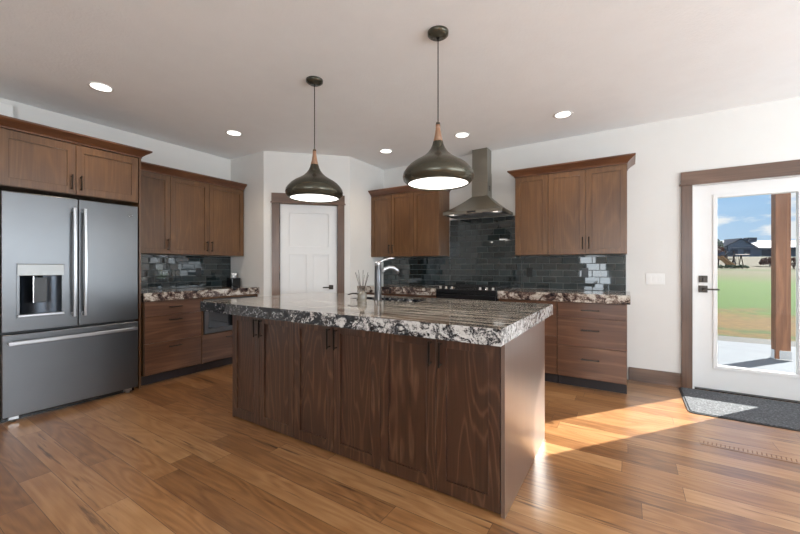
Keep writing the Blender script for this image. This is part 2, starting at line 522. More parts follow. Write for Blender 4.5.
# ------------------------------------------------------------------ mesh helpers
class MB:
    def __init__(s):
        s.v, s.f, s.mi, s.sm = [], [], [], []

    def add(s, vs, fs, mi=0, smooth=False):
        k = len(s.v)
        s.v += [tuple(p) for p in vs]
        for f in fs:
            s.f.append(tuple(i + k for i in f))
            s.mi.append(mi)
            s.sm.append(smooth)
        return s

    def box(s, x0, x1, y0, y1, z0, z1, mi=0):
        v = [(x0, y0, z0), (x1, y0, z0), (x1, y1, z0), (x0, y1, z0), (x0, y0, z1), (x1, y0, z1), (x1, y1, z1), (x0, y1, z1)]
        return s.add(v, [(0, 3, 2, 1), (4, 5, 6, 7), (0, 1, 5, 4), (1, 2, 6, 5), (2, 3, 7, 6), (3, 0, 4, 7)], mi)

    def prism(s, poly, axis, a, b, mi=0):
        """poly: 2D points, extruded along axis from a to b"""
        def p3(p, t):
            return {'X': (t, p[0], p[1]), 'Y': (p[0], t, p[1]), 'Z': (p[0], p[1], t)}[axis]
        n = len(poly)
        v = [p3(p, a) for p in poly] + [p3(p, b) for p in poly]
        f = [tuple(range(n))[::-1], tuple(range(n, 2 * n))] + [(i, (i + 1) % n, n + (i + 1) % n, n + i) for i in range(n)]
        return s.add(v, f, mi)

    def lathe(s, prof, seg=40, c=(0, 0, 0), mi=0, cap=True):
        """prof: (radius, z) pairs"""
        v, f = [], []
        for r, z in prof:
            for k in range(seg):
                a = 2 * PI * k / seg
                v.append((c[0] + r * math.cos(a), c[1] + r * math.sin(a), c[2] + z))
        for i in range(len(prof) - 1):
            for k in range(seg):
                k2 = (k + 1) % seg
                f.append((i * seg + k, i * seg + k2, (i + 1) * seg + k2, (i + 1) * seg + k))
        s.add(v, f, mi, True)
        if cap:
            n = len(s.v) - len(v)
            for base in (0, (len(prof) - 1) * seg):
                s.f.append(tuple(n + base + k for k in range(seg)))
                s.mi.append(mi)
                s.sm.append(False)
        return s

    def tube(s, pts, r, seg=10, mi=0):
        pts = [Vector(p) for p in pts]
        rs = r if isinstance(r, (list, tuple)) else [r] * len(pts)
        v, f = [], []
        for i, p in enumerate(pts):
            d = (pts[min(i + 1, len(pts) - 1)] - pts[max(i - 1, 0)]).normalized()
            up = Vector((0, 0, 1)) if abs(d.z) < 0.95 else Vector((1, 0, 0))
            a = d.cross(up).normalized()
            b = a.cross(d).normalized()
            for k in range(seg):
                t = 2 * PI * k / seg
                v.append(p + a * rs[i] * math.cos(t) + b * rs[i] * math.sin(t))
        for i in range(len(pts) - 1):
            for k in range(seg):
                k2 = (k + 1) % seg
                f.append((i * seg + k, i * seg + k2, (i + 1) * seg + k2, (i + 1) * seg + k))
        s.add(v, f, mi, True)
        n = len(s.v) - len(v)
        for base in (0, (len(pts) - 1) * seg):
            s.f.append(tuple(n + base + k for k in range(seg)))
            s.mi.append(mi)
            s.sm.append(False)
        return s

    def plate_hole(s, X, Z, hx, hz, y0, y1, mi=0):
        """board in the XZ plane with one rectangular hole"""
        o = [(X[0], Z[0]), (X[1], Z[0]), (X[1], Z[1]), (X[0], Z[1])]
        h = [(hx[0], hz[0]), (hx[1], hz[0]), (hx[1], hz[1]), (hx[0], hz[1])]
        v = [(p[0], y0, p[1]) for p in o] + [(p[0], y0, p[1]) for p in h] + [(p[0], y1, p[1]) for p in o] + [(p[0], y1, p[1]) for p in h]
        f = []
        for i in range(4):
            j = (i + 1) % 4
            f += [(i, j, 4 + j, 4 + i), (8 + j, 8 + i, 12 + i, 12 + j), (j, i, 8 + i, 8 + j), (4 + i, 4 + j, 12 + j, 12 + i)]
        return s.add(v, f, mi)

    def shaker(s, x0, x1, y0, y1, z0, z1, panels, st=0.008, mi=0):
        """board whose front (y0) has recessed rectangular panels: manifold via grid"""
        xs = sorted({x0, x1} | {p[0] for p in panels} | {p[1] for p in panels})
        zs = sorted({z0, z1} | {p[2] for p in panels} | {p[3] for p in panels})
        nx, nz = len(xs) - 1, len(zs) - 1

        def deep(i, j):
            if i < 0 or j < 0 or i >= nx or j >= nz:
                return None
            cx, cz = (xs[i] + xs[i + 1]) / 2, (zs[j] + zs[j + 1]) / 2
            return any(p[0] < cx < p[1] and p[2] < cz < p[3] for p in panels)
        idx = {}
        v, f = [], []

        def vid(i, j, y):
            k = (i, j, round(y, 5))
            if k not in idx:
                idx[k] = len(v)
                v.append((xs[i], y, zs[j]))
            return idx[k]
        for i in range(nx):
            for j in range(nz):
                y = y0 + st if deep(i, j) else y0
                f.append((vid(i, j, y), vid(i + 1, j, y), vid(i + 1, j + 1, y), vid(i, j + 1, y)))
                f.append((vid(i, j, y1), vid(i, j + 1, y1), vid(i + 1, j + 1, y1), vid(i + 1, j, y1)))
                for di, dj, a, b in ((-1, 0, (i, j), (i, j + 1)), (1, 0, (i + 1, j + 1), (i + 1, j)), (0, -1, (i + 1, j), (i, j)), (0, 1, (i, j + 1), (i + 1, j + 1))):
                    d2 = deep(i + di, j + dj)
                    if d2 is None:
                        f.append((vid(*a, y), vid(*b, y), vid(*b, y1), vid(*a, y1)))
                    elif deep(i, j) and not d2:
                        f.append((vid(*a, y0), vid(*b, y0), vid(*b, y), vid(*a, y)))
        return s.add(v, f, mi)

    def build(s, name, mats, parent=None, bevel=0.0, loc=None, rotz=0.0, seg=2):
        me = bpy.data.meshes.new(name)
        me.from_pydata(s.v, [], s.f)
        if not isinstance(mats, (list, tuple)):
            mats = [mats]
        for m in mats:
            me.materials.append(m)
        for p, mi, sm in zip(me.polygons, s.mi, s.sm):
            p.material_index = mi
            p.use_smooth = sm
        me.update()
        o = bpy.data.objects.new(name, me)
        COL.objects.link(o)
        if parent is not None:
            o.parent = parent
        if loc:
            o.location = loc
        o.rotation_euler.z = rotz
        if bevel:
            b = o.modifiers.new('edge', 'BEVEL')
            b.width = bevel
            b.segments = seg
            b.limit_method = 'ANGLE'
            b.angle_limit = math.radians(40)
        return o


def tag(o, label, cat, group=None):
    o['label'] = label
    o['category'] = cat
    if group:
        o['group'] = group
    return o


def thing(name, label, cat, loc=(0, 0, 0), rotz=0.0, group=None):
    o = bpy.data.objects.new(name, None)
    COL.objects.link(o)
    o.location = loc
    o.rotation_euler = (0, 0, rotz)
    return tag(o, label, cat, group)


def struct(o):
    o['kind'] = 'structure'
    return o


def copy_tree(o, parent=None):
    c = o.copy()
    COL.objects.link(c)
    c.parent = parent
    for ch in list(o.children):
        copy_tree(ch, c)
    return c


# ------------------------------------------------------------------ room shell
CEIL = 2.74
XL, YB, XP = -4.76, 4.62, -3.235      # left wall, hood wall, pantry side wall
YR, XR = -3.7, 4.3
struct(MB().box(XL - .2, XR + .2, YR - .2, YB + .02, -0.05, 0.0).build('floor', M['floor']))
struct(MB().box(XL - .2, XR + .2, YR - .2, YB + .17, CEIL, CEIL + .1).build('ceiling', M['ceiling']))
struct(MB().box(XL - .15, XL, YR - .15, 3.6, 0, CEIL).build('wall_left', M['wall']))
# pantry corner: short return wall, 45 degree wall with the door opening, side wall
struct(MB().box(XL, -4.03, 3.02, 3.14, 0, CEIL).build('wall_alcove', M['wall']))
S45 = math.sqrt(2)
L45 = (XP + 4.03) * S45
wd = MB().plate_hole((0, L45), (0, CEIL), (0.185, 0.965), (-0.0, 2.07), 0, 0.12)
o = wd.build('wall_pantry', M['wall'], loc=(-4.03, 3.02, 0), rotz=PI / 4)
struct(o)
struct(MB().box(XP - .12, XP, 3.02 + XP + 4.03, YB + .15, 0, CEIL).build('wall_pantry_side', M['wall']))
# hood wall with the garden door opening
wb = MB()
wb.box(XP, 0.54, YB, YB + .15, 0, CEIL)
wb.box(1.49, XR, YB, YB + .15, 0, CEIL)
wb.box(0.54, 1.49, YB, YB + .15, 2.05, CEIL)
struct(wb.build('wall_back', M['wall']))


def wall_with_windows(name, a, b, holes, along):
    """wall from a to b along one axis with window holes (lo, hi, z0, z1)"""
    m = MB()
    cuts = [a]
    for h in holes:
        cuts += [h[0], h[1]]
    cuts.append(b)
    def bx(p, q, z0, z1):
        if along == 'X':
            m.box(p, q, YR - .15, YR, z0, z1)
        else:
            m.box(XR, XR + .15, p, q, z0, z1)
    for i in range(0, len(cuts), 2):
        bx(cuts[i], cuts[i + 1], 0, CEIL)
    for h in holes:
        bx(h[0], h[1], 0, h[2])
        bx(h[0], h[1], h[3], CEIL)
    return struct(m.build(name, M['wall']))


rear = [(-1.2, -.5, .5, 2.0), (-.05, 1.95, .6, 2.3)]
side = [(-.55, 1.15, .6, 2.3), (1.5, 3.7, .6, 2.3)]
wall_with_windows('wall_rear', XL, XR, rear, 'X')
wall_with_windows('wall_right', YR, YB, side, 'Y')
n_w = 0
for h, ax in [(h, 'X') for h in rear] + [(h, 'Y') for h in side]:
    n_w += 1
    m = MB()
    mid = (h[0] + h[1]) / 2
    if ax == 'X':
        m.plate_hole((h[0], h[1]), (h[2], h[3]), (h[0] + .05, h[1] - .05), (h[2] + .05, h[3] - .05), YR - .10, YR - .04)
        m.box(mid - .02, mid + .02, YR - .09, YR - .05, h[2] + .05, h[3] - .05)
    else:
        m.box(XR + .04, XR + .10, h[0], h[1], h[2], h[2] + .05)
        m.box(XR + .04, XR + .10, h[0], h[1], h[3] - .05, h[3])
        for q in (h[0], mid - .02, h[1] - .05):
            m.box(XR + .04, XR + .10, q, q + .05, h[2] + .05, h[3] - .05)
    struct(m.build('window_%d' % n_w, M['white']))

# baseboards
struct(MB().prism([(YB, 0), (YB - .018, 0), (YB - .018, .125), (YB - .012, .14), (YB, .14)], 'X', 0.0, 0.452).build('baseboard_back', M['trim_h'], bevel=.001))
struct(MB().prism([(YB, 0), (YB - .018, 0), (YB - .018, .125), (YB - .012, .14), (YB, .14)], 'X', 1.58, XR).build('baseboard_back_far', M['trim_h'], bevel=.001))
b = MB()
b.box(0.0, 0.10, -.018, 0, 0, .14)
b.box(1.045, L45 - .02, -.018, 0, 0, .14)
struct(b.build('baseboard_pantry', M['trim_h'], loc=(-4.03, 3.02, 0), rotz=PI / 4))

# ------------------------------------------------------------------ garden door (door_1) and its casing
d1 = struct(bpy.data.objects.new('door_1', None))
COL.objects.link(d1)
dy = 4.665
m = MB()
m.plate_hole((0.56, 1.47), (0.012, 2.035), (0.735, 1.295), (0.245, 1.905), dy, dy + .044)
m.build('door_panel', M['white'], d1, bevel=.003)
m = MB()
for y in (dy - .010, dy + .044):
    m.plate_hole((0.705, 1.325), (0.215, 1.935), (0.738, 1.292), (0.248, 1.902), y, y + .012)
m.build('glass_stop', M['white'], d1, bevel=.003)
MB().box(0.733, 1.297, dy + .018, dy + .026, 0.243, 1.907).build('door_glass', M['glass'], d1)
m = MB()
m.box(0.596, 0.664, dy - .012, dy, 1.066, 1.134)
m.lathe([(0.0225, 0), (0.0225, .012), (.018, .016)], 24)
lk = MB()
lk.box(0.596, 0.664, dy - .012, dy, 1.066, 1.134)
lk.box(0.622, 0.638, dy - .034, dy - .012, 1.082, 1.118)
lk.build('deadbolt', M['bronze'], d1, bevel=.003)
lv = MB()
lv.box(0.594, 0.664, dy - .012, dy, 0.966, 1.034)
lv.tube([(0.630, dy - .012, 1.0), (0.630, dy - .055, 1.0)], 0.011, 14)
lv.box(0.620, 0.745, dy - .066, dy - .050, .992, 1.008)
lv.build('door_handle', M['bronze'], d1, bevel=.003)
m = MB()                                               # white jamb and threshold
m.box(0.540, 0.558, YB + .002, YB + .15, 0, 2.05)
m.box(1.472, 1.490, YB + .002, YB + .15, 0, 2.05)
m.box(0.558, 1.472, YB + .002, YB + .15, 2.036, 2.05)
struct(m.build('trim_1', M['white'], bevel=.001))
struct(MB().box(0.545, 1.485, YB + .005, YB + .20, -0.03, 0.010).build('trim_2', M['black']))
casing = struct(bpy.data.objects.new('trim_3', None))
COL.objects.link(casing)
m = MB()
m.box(0.452, 0.540, YB - .022, YB, 0, 2.04)
m.box(1.490, 1.578, YB - .022, YB, 0, 2.04)
m.build('casing_leg', M['trim'], casing, bevel=.002)
m = MB()
m.box(0.436, 1.594, YB - .034, YB, 2.040, 2.055)
m.box(0.448, 1.582, YB - .026, YB, 2.055, 2.175)
m.build('casing_header', M['trim_h'], casing, bevel=.002)

# ------------------------------------------------------------------ pantry door (door_2), local frame along the 45 degree wall
P45 = dict(loc=(-4.03, 3.02, 0), rotz=PI / 4)
d2 = struct(bpy.data.objects.new('door_2', None))
COL.objects.link(d2)
d2.location, d2.rotation_euler = P45['loc'], (0, 0, P45['rotz'])
x0, x1 = 0.205, 0.950
MB().shaker(x0, x1, 0.02, 0.055, 0.012, 2.055,
            [(x0 + .115, x1 - .115, 1.495, 1.94), (x0 + .115, 0.545, .25, 1.385), (0.635, x1 - .115, .25, 1.385)], .012).build('door_panel', M['white'], d2, bevel=.002)
m = MB()
m.box(0.838, 0.898, 0.008, 0.02, 0.915, 0.975)
m.tube([(0.868, .008, .945), (.868, -.038, .945)], .010, 12)
m.box(.758, .878, -.048, -.032, .937, .953)
m.build('door_handle', M['bronze'], d2, bevel=.002)
m = MB()
for z in (.25, 1.05, 1.80):
    m.tube([(0.197, .006, z), (0.197, .006, z + .09)], .008, 10)
m.build('hinge', M['bronze'], d2)
pc = struct(bpy.data.objects.new('trim_4', None))
COL.objects.link(pc)
pc.location, pc.rotation_euler = P45['loc'], (0, 0, P45['rotz'])
m = MB()
m.box(0.104, 0.197, -.020, 0, 0, 2.065)
m.box(0.955, 1.046, -.020, 0, 0, 2.065)
m.build('casing_leg', M['trim'], pc, bevel=.002)
m = MB()
m.box(0.088, 1.062, -.030, 0, 2.065, 2.080)
m.box(0.100, 1.050, -.024, 0, 2.080, 2.195)
m.build('casing_header', M['trim_h'], pc, bevel=.002)
m = MB()
m.box(0.186, 0.203, 0.001, .12, 0, 2.069)
m.box(0.952, 0.964, 0.001, .12, 0, 2.069)
m.box(0.203, 0.952, 0.001, .12, 2.058, 2.069)
struct(m.build('trim_5', M['trim'], **P45))


# ------------------------------------------------------------------ cabinets
# local frame: x = width seen from the front, front face at y = 0 (fronts stand proud towards -y), z = height
def bar_handle(parent, x, z, length, vertical, mat=None):
    m = MB()
    h = length / 2
    if vertical:
        m.tube([(x, -.030, z - h), (x, -.030, z + h)], .0055, 10)
        for s in (-1, 1):
            m.tube([(x, 0, z + s * (h - .012)), (x, -.030, z + s * (h - .012))], .0055, 8)
    else:
        m.tube([(x - h, -.030, z), (x + h, -.030, z)], .0055, 10)
        for s in (-1, 1):
            m.tube([(x + s * (h - .012), 0, z), (x + s * (h - .012), -.030, z)], .0055, 8)
    o = m.build('handle', mat or M['bronze'])
    o.parent = parent
    return o


def cabinet(name, label, loc, rotz, w, d, z0, z1, fronts, wv='cab', wh='cab_h', toe=True, group=None, handle_len=.128):
    """fronts: (kind, x0, x1, z0, z1, handle) ; handle 'L','R' (upright), 'H' (level) or None, with a height"""
    t = thing(name, label, 'cabinet', loc, rotz, group)
    FT = .020
    b = MB()
    zb = z0
    if toe:
        zb = .105
        MB().box(.001, w - .001, .085, d, 0.0, .105).build('toe_kick', M['kick'], t)
    b.box(0, w, FT, d, zb, z1)
    b.build('body', M[wv], t, bevel=.001)
    g = .0016
    for kind, a, c, q0, q1, hd in fronts:
        if kind == 'door':
            r = .057
            o = MB().shaker(a + g, c - g, 0, FT - .001, q0 + g, q1 - g, [(a + r, c - r, q0 + r, q1 - r)], .009).build('door', M[wv], t, bevel=.0015)
        else:
            o = MB().box(a + g, c - g, 0, FT - .001, q0 + g, q1 - g).build('drawer', M[wh], t, bevel=.0015)
        if hd:
            side, hz = hd
            if side == 'H':
                bar_handle(o, (a + c) / 2, hz, handle_len, False)
            else:
                bar_handle(o, a + .030 if side == 'L' else c - .030, hz, handle_len, True)
    return t


R90 = PI / 2
# wall cabinets, left wall (fronts face +X); local x runs along world +Y
ZU0, ZU1 = 1.368, 2.262
cabinet('wall_cabinet', 'brown stained single-door wall cabinet next to the tall fridge surround', (-4.43, 1.685, 0), R90, .389, .33, ZU0, ZU1,
        [('door', 0, .389, ZU0, ZU1, ('R', 1.475))], toe=False)
cabinet('wall_cabinet', 'brown two-door wall cabinet between the single-door one and the pantry corner', (-4.43, 2.074, 0), R90, .93, .33, ZU0, ZU1,
        [('door', 0, .450, ZU0, ZU1, ('R', 1.475)), ('door', .450, .93, ZU0, ZU1, ('L', 1.475))], toe=False)
# wall cabinets, hood wall
cabinet('wall_cabinet', 'brown two-door wall cabinet in the corner between pantry and range hood', (-3.234, 4.29, 0), 0, .729, .33, ZU0, ZU1,
        [('door', 0, .364, ZU0, ZU1, ('R', 1.475)), ('door', .364, .729, ZU0, ZU1, ('L', 1.475))], toe=False)
cabinet('wall_cabinet', 'narrow brown single-door wall cabinet just beside the hood on its pantry side', (-2.505, 4.29, 0), 0, .392, .33, ZU0, ZU1,
        [('door', 0, .392, ZU0, ZU1, None)], toe=False)
cabinet('wall_cabinet', 'narrow brown single-door wall cabinet just beside the hood on its garden door side', (-1.124, 4.29, 0), 0, .364, .33, ZU0 - .012, ZU1,
        [('door', 0, .364, ZU0 - .012, ZU1, None)], toe=False)
cabinet('wall_cabinet', 'brown two-door wall cabinet at the end of the run nearest the garden door', (-.760, 4.29, 0), 0, .748, .33, ZU0 - .012, ZU1,
        [('door', 0, .377, ZU0 - .012, ZU1, ('R', 1.475)), ('door', .377, .748, ZU0 - .012, ZU1, ('L', 1.475))], toe=False)

# cabinet over the fridge with tall side panels
fc = thing('fridge_cabinet', 'deep two-door cabinet bridging over the fridge with tall side panels', 'cabinet', (-4.14, .655, 0), R90)
m = MB()
m.box(.022, .988, .02, .62, 1.862, 2.312)
m.build('body', M['cab'], fc, bevel=.001)
o = MB().shaker(.030, .500, 0, .019, 1.866, 2.305, [(.092, .443, 1.93, 2.24)], .009).build('door', M['cab'], fc, bevel=.0015)
bar_handle(o, .470, 1.965, .128, True)
o = MB().shaker(.504, .982, 0, .019, 1.866, 2.305, [(.561, .925, 1.93, 2.24)], .009).build('door', M['cab'], fc, bevel=.0015)
bar_handle(o, .534, 1.965, .128, True)
MB().box(0, .020, .0, .62, 0, 2.312).build('side_panel', M['cab'], fc, bevel=.001)
MB().box(.990, 1.008, .0, .62, 0, 2.312).build('side_panel', M['cab'], fc, bevel=.001)


def crown(name, label, loc, rotz, w, d, z, h=.085, out=.07, left=True, right=True):
    """cornice: sloped face round the front and the open ends"""
    t = MB()
    a0, a1 = (-out if left else 0), (w + out if right else w)
    b0, b1 = (-.006 if left else 0), (w + .006 if right else w)
    c0, c1 = (-.03 if left else 0), (w + .03 if right else w)
    lev = [(b0, b1, -.006, 0), (b0, b1, -.006, .012), (c0, c1, -.030, .034), (a0, a1, -out + .004, h - .016), (a0 - .003 * left, a1 + .003 * right, -out, h - .014), (a0 - .003 * left, a1 + .003 * right, -out, h)]
    v, f = [], []
    for p, q, y, zz in lev:
        v += [(p, d, z + zz), (p, y, z + zz), (q, y, z + zz), (q, d, z + zz)]
    for i in range(len(lev) - 1):
        for k in range(4):
            k2 = (k + 1) % 4
            f.append((4 * i + k, 4 * i + k2, 4 * i + 4 + k2, 4 * i + 4 + k))
    n = 4 * (len(lev) - 1)
    f += [(3, 2, 1, 0), (n, n + 1, n + 2, n + 3)]
    o = MB().add(v, f).build(name, M['crown'], loc=loc, rotz=rotz)
    return tag(o, label, 'crown molding')


crown('crown_molding', 'reddish brown crown molding on top of the cabinet over the fridge', (-4.14, .655, 0), R90, 1.008, .62, 2.313, .078, .07, True, True)
crown('crown_molding', 'brown crown molding on the wall cabinets left of the pantry corner', (-4.43, 1.745, 0), R90, 1.262, .33, 2.263, .078, .07, False, False)
crown('crown_molding', 'brown crown molding on the wall cabinets between pantry corner and hood', (-3.234, 4.29, 0), 0, 1.121, .33, 2.263, .078, .07, False, True)
crown('crown_molding', 'orange brown crown molding on the wall cabinets between hood and garden door', (-1.124, 4.29, 0), 0, 1.112, .33, 2.263, .078, .07, True, True)

# base cabinets, left wall
ZC = .868
cabinet('base_cabinet', 'dark brown drawer base standing between the fridge and the microwave drawer', (-4.14, 1.690, 0), R90, .582, .61, 0, ZC,
        [('drawer', .002, .580, .712, ZC - .004, ('H', .795)), ('drawer', .002, .580, .432, .712, ('H', .66)), ('drawer', .002, .580, .115, .432, ('H', .375))])
mc = thing('microwave_cabinet', 'brown base cabinet that holds the microwave above one deep drawer', 'cabinet', (-4.14, 2.274, 0), R90)
MB().box(.001, .735, .085, .61, 0, .105).build('toe_kick', M['kick'], mc)
m = MB()
m.box(0, .018, .002, .61, .105, ZC)
m.box(.718, .736, .002, .61, .105, ZC)
m.box(.018, .718, .02, .61, .105, .436)
m.box(.018, .718, .002, .61, ZC - .022, ZC)
m.build('body', M['cab'], mc, bevel=.001)
o = MB().box(.004, .732, 0, .019, .115, .434).build('drawer', M['cab_h'], mc, bevel=.0015)
bar_handle(o, .368, .375, .16, False)
mw = thing('microwave_oven', 'stainless microwave drawer with dark window under the short counter', 'microwave', (-4.14, 2.274, 0), R90)
m = MB()
m.box(.022, .714, .030, .55, .440, .842)
m.build('housing', M['black'], mw)
MB().shaker(.024, .712, -.012, .028, .444, .765, [(.072, .664, .50, .735)], .006).build('door', M['slate'], mw, bevel=.003)
MB().box(.074, .662, -.0085, -.004, .502, .733).build('window', M['blackgloss'], mw)
MB().box(.024, .712, -.004, .028, .770, .842).build('control_panel', M['slate'], mw, bevel=.002)
MB().box(.24, .50, -.0055, -.004, .785, .825).build('display', M['blackgloss'], mw)

# base cabinets, hood wall
cabinet('base_cabinet', 'brown base cabinet in the corner below the counter next to the pantry', (-3.234, 4.0, 0), 0, .634, .61, 0, ZC,
        [('drawer', 0, .634, .70, ZC - .004, ('H', .785)), ('door', 0, .317, .115, .70, ('R', .60)), ('door', .317, .634, .115, .70, ('L', .60))])
cabinet('base_cabinet', 'brown base cabinet between the corner unit and the range', (-2.60, 4.0, 0), 0, .60, .61, 0, ZC,
        [('drawer', 0, .60, .70, ZC - .004, ('H', .785)), ('door', 0, .30, .115, .70, ('R', .60)), ('door', .30, .60, .115, .70, ('L', .60))])
cabinet('base_cabinet', 'brown two-drawer base cabinet partly hidden behind the island, between range and end unit', (-1.228, 4.0, 0), 0, .604, .61, 0, ZC,
        [('drawer', 0, .604, .505, ZC - .004, ('H', .70)), ('drawer', 0, .604, .115, .505, ('H', .40))])
cabinet('base_cabinet', 'end base cabinet with three slab drawers nearest the garden door', (-.622, 4.0, 0), 0, .610, .61, 0, ZC,
        [('drawer', .002, .606, .712, ZC - .004, ('H', .792)), ('drawer', .002, .606, .424, .712, ('H', .595)), ('drawer', .002, .606, .115, .424, ('H', .305))], handle_len=.16)

# ------------------------------------------------------------------ countertops
ZT = .955
tag(MB().box(XL + .001, -4.112, 1.672, 3.018, ZC + .001, ZT).build('countertop', M['granite'], bevel=.004), 'black and cream granite counter on the short run beside the fridge', 'countertop')
tag(MB().box(XP + .001, -1.996, 3.966, YB - .001, ZC + .001, ZT).build('countertop', M['granite'], bevel=.004), 'mottled granite counter between the pantry wall and the range', 'countertop')
tag(MB().box(-1.232, .016, 3.966, YB - .001, ZC + .001, ZT).build('countertop', M['granite'], bevel=.004), 'mottled cream granite counter between the range and the garden door', 'countertop')


# ------------------------------------------------------------------ tile backsplashes
def backsplash(label, loc, rotz, regions, seed):
    """regions: (x0, x1, z0, z1); wall plane at local y = 0, tiles stand towards -y"""
    rnd = random.Random(seed)
    t = thing('tile_backsplash', label, 'backsplash', loc, rotz)
    gm, tm = MB(), MB()
    TW, TH, G = .152, .0762, .003
    for rx0, rx1, rz0, rz1, zref in regions:
        gm.box(rx0, rx1, -.006, -.0005, rz0, rz1)
        j = math.floor((rz0 - zref) / TH + 1e-6)
        while zref + j * TH < rz1 - 1e-4:
            i = math.floor(rx0 / TW) - 1
            while True:
                a = i * TW + (TW / 2 if j % 2 else 0)
                if a > rx1:
                    break
                b = a + TW
                p, q = max(a, rx0) + G / 2, min(b, rx1) - G / 2
                u, w = max(zref + j * TH, rz0) + G / 2, min(zref + (j + 1) * TH, rz1) - G / 2
                if q - p > .012 and w - u > .008:
                    tx, tz = rnd.gauss(0, .0055), rnd.gauss(0, .0055)
                    c = .0022
                    cx, cz = (p + q) / 2, (u + w) / 2

                    def yy(x, z):
                        return -.0115 + (x - cx) * tx + (z - cz) * tz
                    v = [(p, -.005, u), (q, -.005, u), (q, -.005, w), (p, -.005, w)]
                    v += [(x, yy(x, z), z) for x, z in ((p + c, u + c), (q - c, u + c), (q - c, w - c), (p + c, w - c))]
                    tm.add(v, [(4, 5, 6, 7)] + [(k, (k + 1) % 4, 4 + (k + 1) % 4, 4 + k) for k in range(4)])
                i += 1
            j += 1
    gm.build('grout', M['grout'], t)
    tm.build('tiles', M['tile'], t)
    return t


backsplash('glossy charcoal glass tile backsplash above the short counter beside the fridge', (XL, 1.672, 0), R90, [(0, 1.346, ZT + .001, ZU0 - .002, ZT)], 3)
backsplash('glossy dark subway tile backsplash running under the hood behind the range', (XP, YB, 0), 0,
           [(.001, 1.128, ZT + .001, ZU0 - .002, ZT), (1.128, 2.108, ZT + .001, 1.87, ZT), (2.108, 3.212, ZT + .001, ZU0 - .014, ZT)], 5)


def outlet(name, label, loc, rotz, mat, gangs=1, cat='outlet', h=.114):
    t = thing(name, label, cat, loc, rotz)
    w = .070 + .046 * (gangs - 1)
    MB().box(-w / 2, w / 2, -.006, 0, -h / 2, h / 2).build('plate', mat, t, bevel=.002)
    for k in range(gangs):
        x = (k - (gangs - 1) / 2) * .046
        MB().box(x - .016, x + .016, -.0085, -.006, -.033, .033).build('rocker' if cat == 'light switch' else 'socket', mat, t, bevel=.001)
    return t


outlet('wall_outlet', 'black outlet on the dark tile under the corner cabinets, seen behind the faucet', (-2.92, YB - .0125, 1.13), 0, M['black'], 1)
outlet('wall_outlet', 'black outlet on the tile under the narrow cabinet right of the hood', (-1.03, YB - .0125, 1.155), 0, M['black'], 1)
outlet('wall_outlet', 'dark outlet on the tile under the two-door cabinet near the garden door', (-.42, YB - .0125, 1.155), 0, M['black'], 1)
outlet('wall_outlet', 'black outlet on the tile above the short counter beside the fridge', (XL + .0125, 2.56, 1.15), R90, M['black'], 1)
outlet('light_switch', 'white three-gang light switch on the white wall by the garden door', (.236, YB, 1.094), 0, M['plastic'], 3, 'light switch')
ch = thing('door_chime', 'small white chime box high on the wall above the fridge cabinet', 'door chime', (XL + .001, .79, 2.60), R90)
MB().box(-.09, .09, -.045, 0, -.055, .085).build('cover', M['plastic'], ch, bevel=.008)

# ------------------------------------------------------------------ refrigerator (front faces +X)
fr = thing('refrigerator', 'slate steel french-door refrigerator with bottom freezer and water dispenser', 'refrigerator', (-4.06, .692, 0), R90)
W = .916
m = MB()
m.box(.006, W - .006, .075, .67, .045, 1.79)
m.box(.04, W - .04, .10, .66, 1.79, 1.812)
m.build('body', plain('fridge_side', (.05, .052, .056), .5), fr, bevel=.004)
sm_ = W / 2
m = MB()
m.plate_hole((.002, sm_ - .003), (.712, 1.812), (.094, .352), (.838, 1.160), 0, .07)
m.build('door', M['slate'], fr, bevel=.007, seg=3)
ld = fr.children[-1]
m = MB()
m.box(sm_ + .003, W - .002, 0, .07, .706, 1.812)
m.build('door', M['slate'], fr, bevel=.007, seg=3)
rd = fr.children[-1]
MB().box(.002, W - .002, 0, .07, .048, .690).build('freezer_drawer', M['slate'], fr, bevel=.007, seg=3)
fd = fr.children[-1]


def find(parent, base, k=0):
    return [c for c in parent.children if c.name.split('.')[0] == base][k]


ld, rd = find(fr, 'door', 0), find(fr, 'door', 1)
fd = find(fr, 'freezer_drawer')


def fridge_handle(parent, x, z0, z1):
    m = MB()
    n = 16
    pts = []
    v, f = [], []
    for i in range(n + 1):
        t = i / n
        z = z0 + (z1 - z0) * t
        bow = -.052 - .014 * math.sin(PI * t)
        for dx, dyy in ((-.010, 0), (.010, 0), (.012, .014), (-.012, .014)):
            v.append((x + dx, bow + dyy, z))
    for i in range(n):
        for k in range(4):
            k2 = (k + 1) % 4
            f.append((4 * i + k, 4 * i + k2, 4 * i + 4 + k2, 4 * i + 4 + k))
    f += [(3, 2, 1, 0), (4 * n, 4 * n + 1, 4 * n + 2, 4 * n + 3)]
    m.add(v, f)
    for z in (z0 + .004, z1 - .034):
        m.box(x - .012, x + .012, -.044, 0, z, z + .03)
    return m.build('handle', M['steel'], parent, bevel=.003)


fridge_handle(ld, sm_ - .036, .795, 1.73)
fridge_handle(rd, sm_ + .036, .795, 1.73)
m = MB()
m.box(.03, W - .03, -.060, -.046, .612, .642)
for x in (.03, W - .06):
    m.box(x, x + .03, -.048, 0, .614, .640)
m.build('handle', M['steel'], fd, bevel=.004)
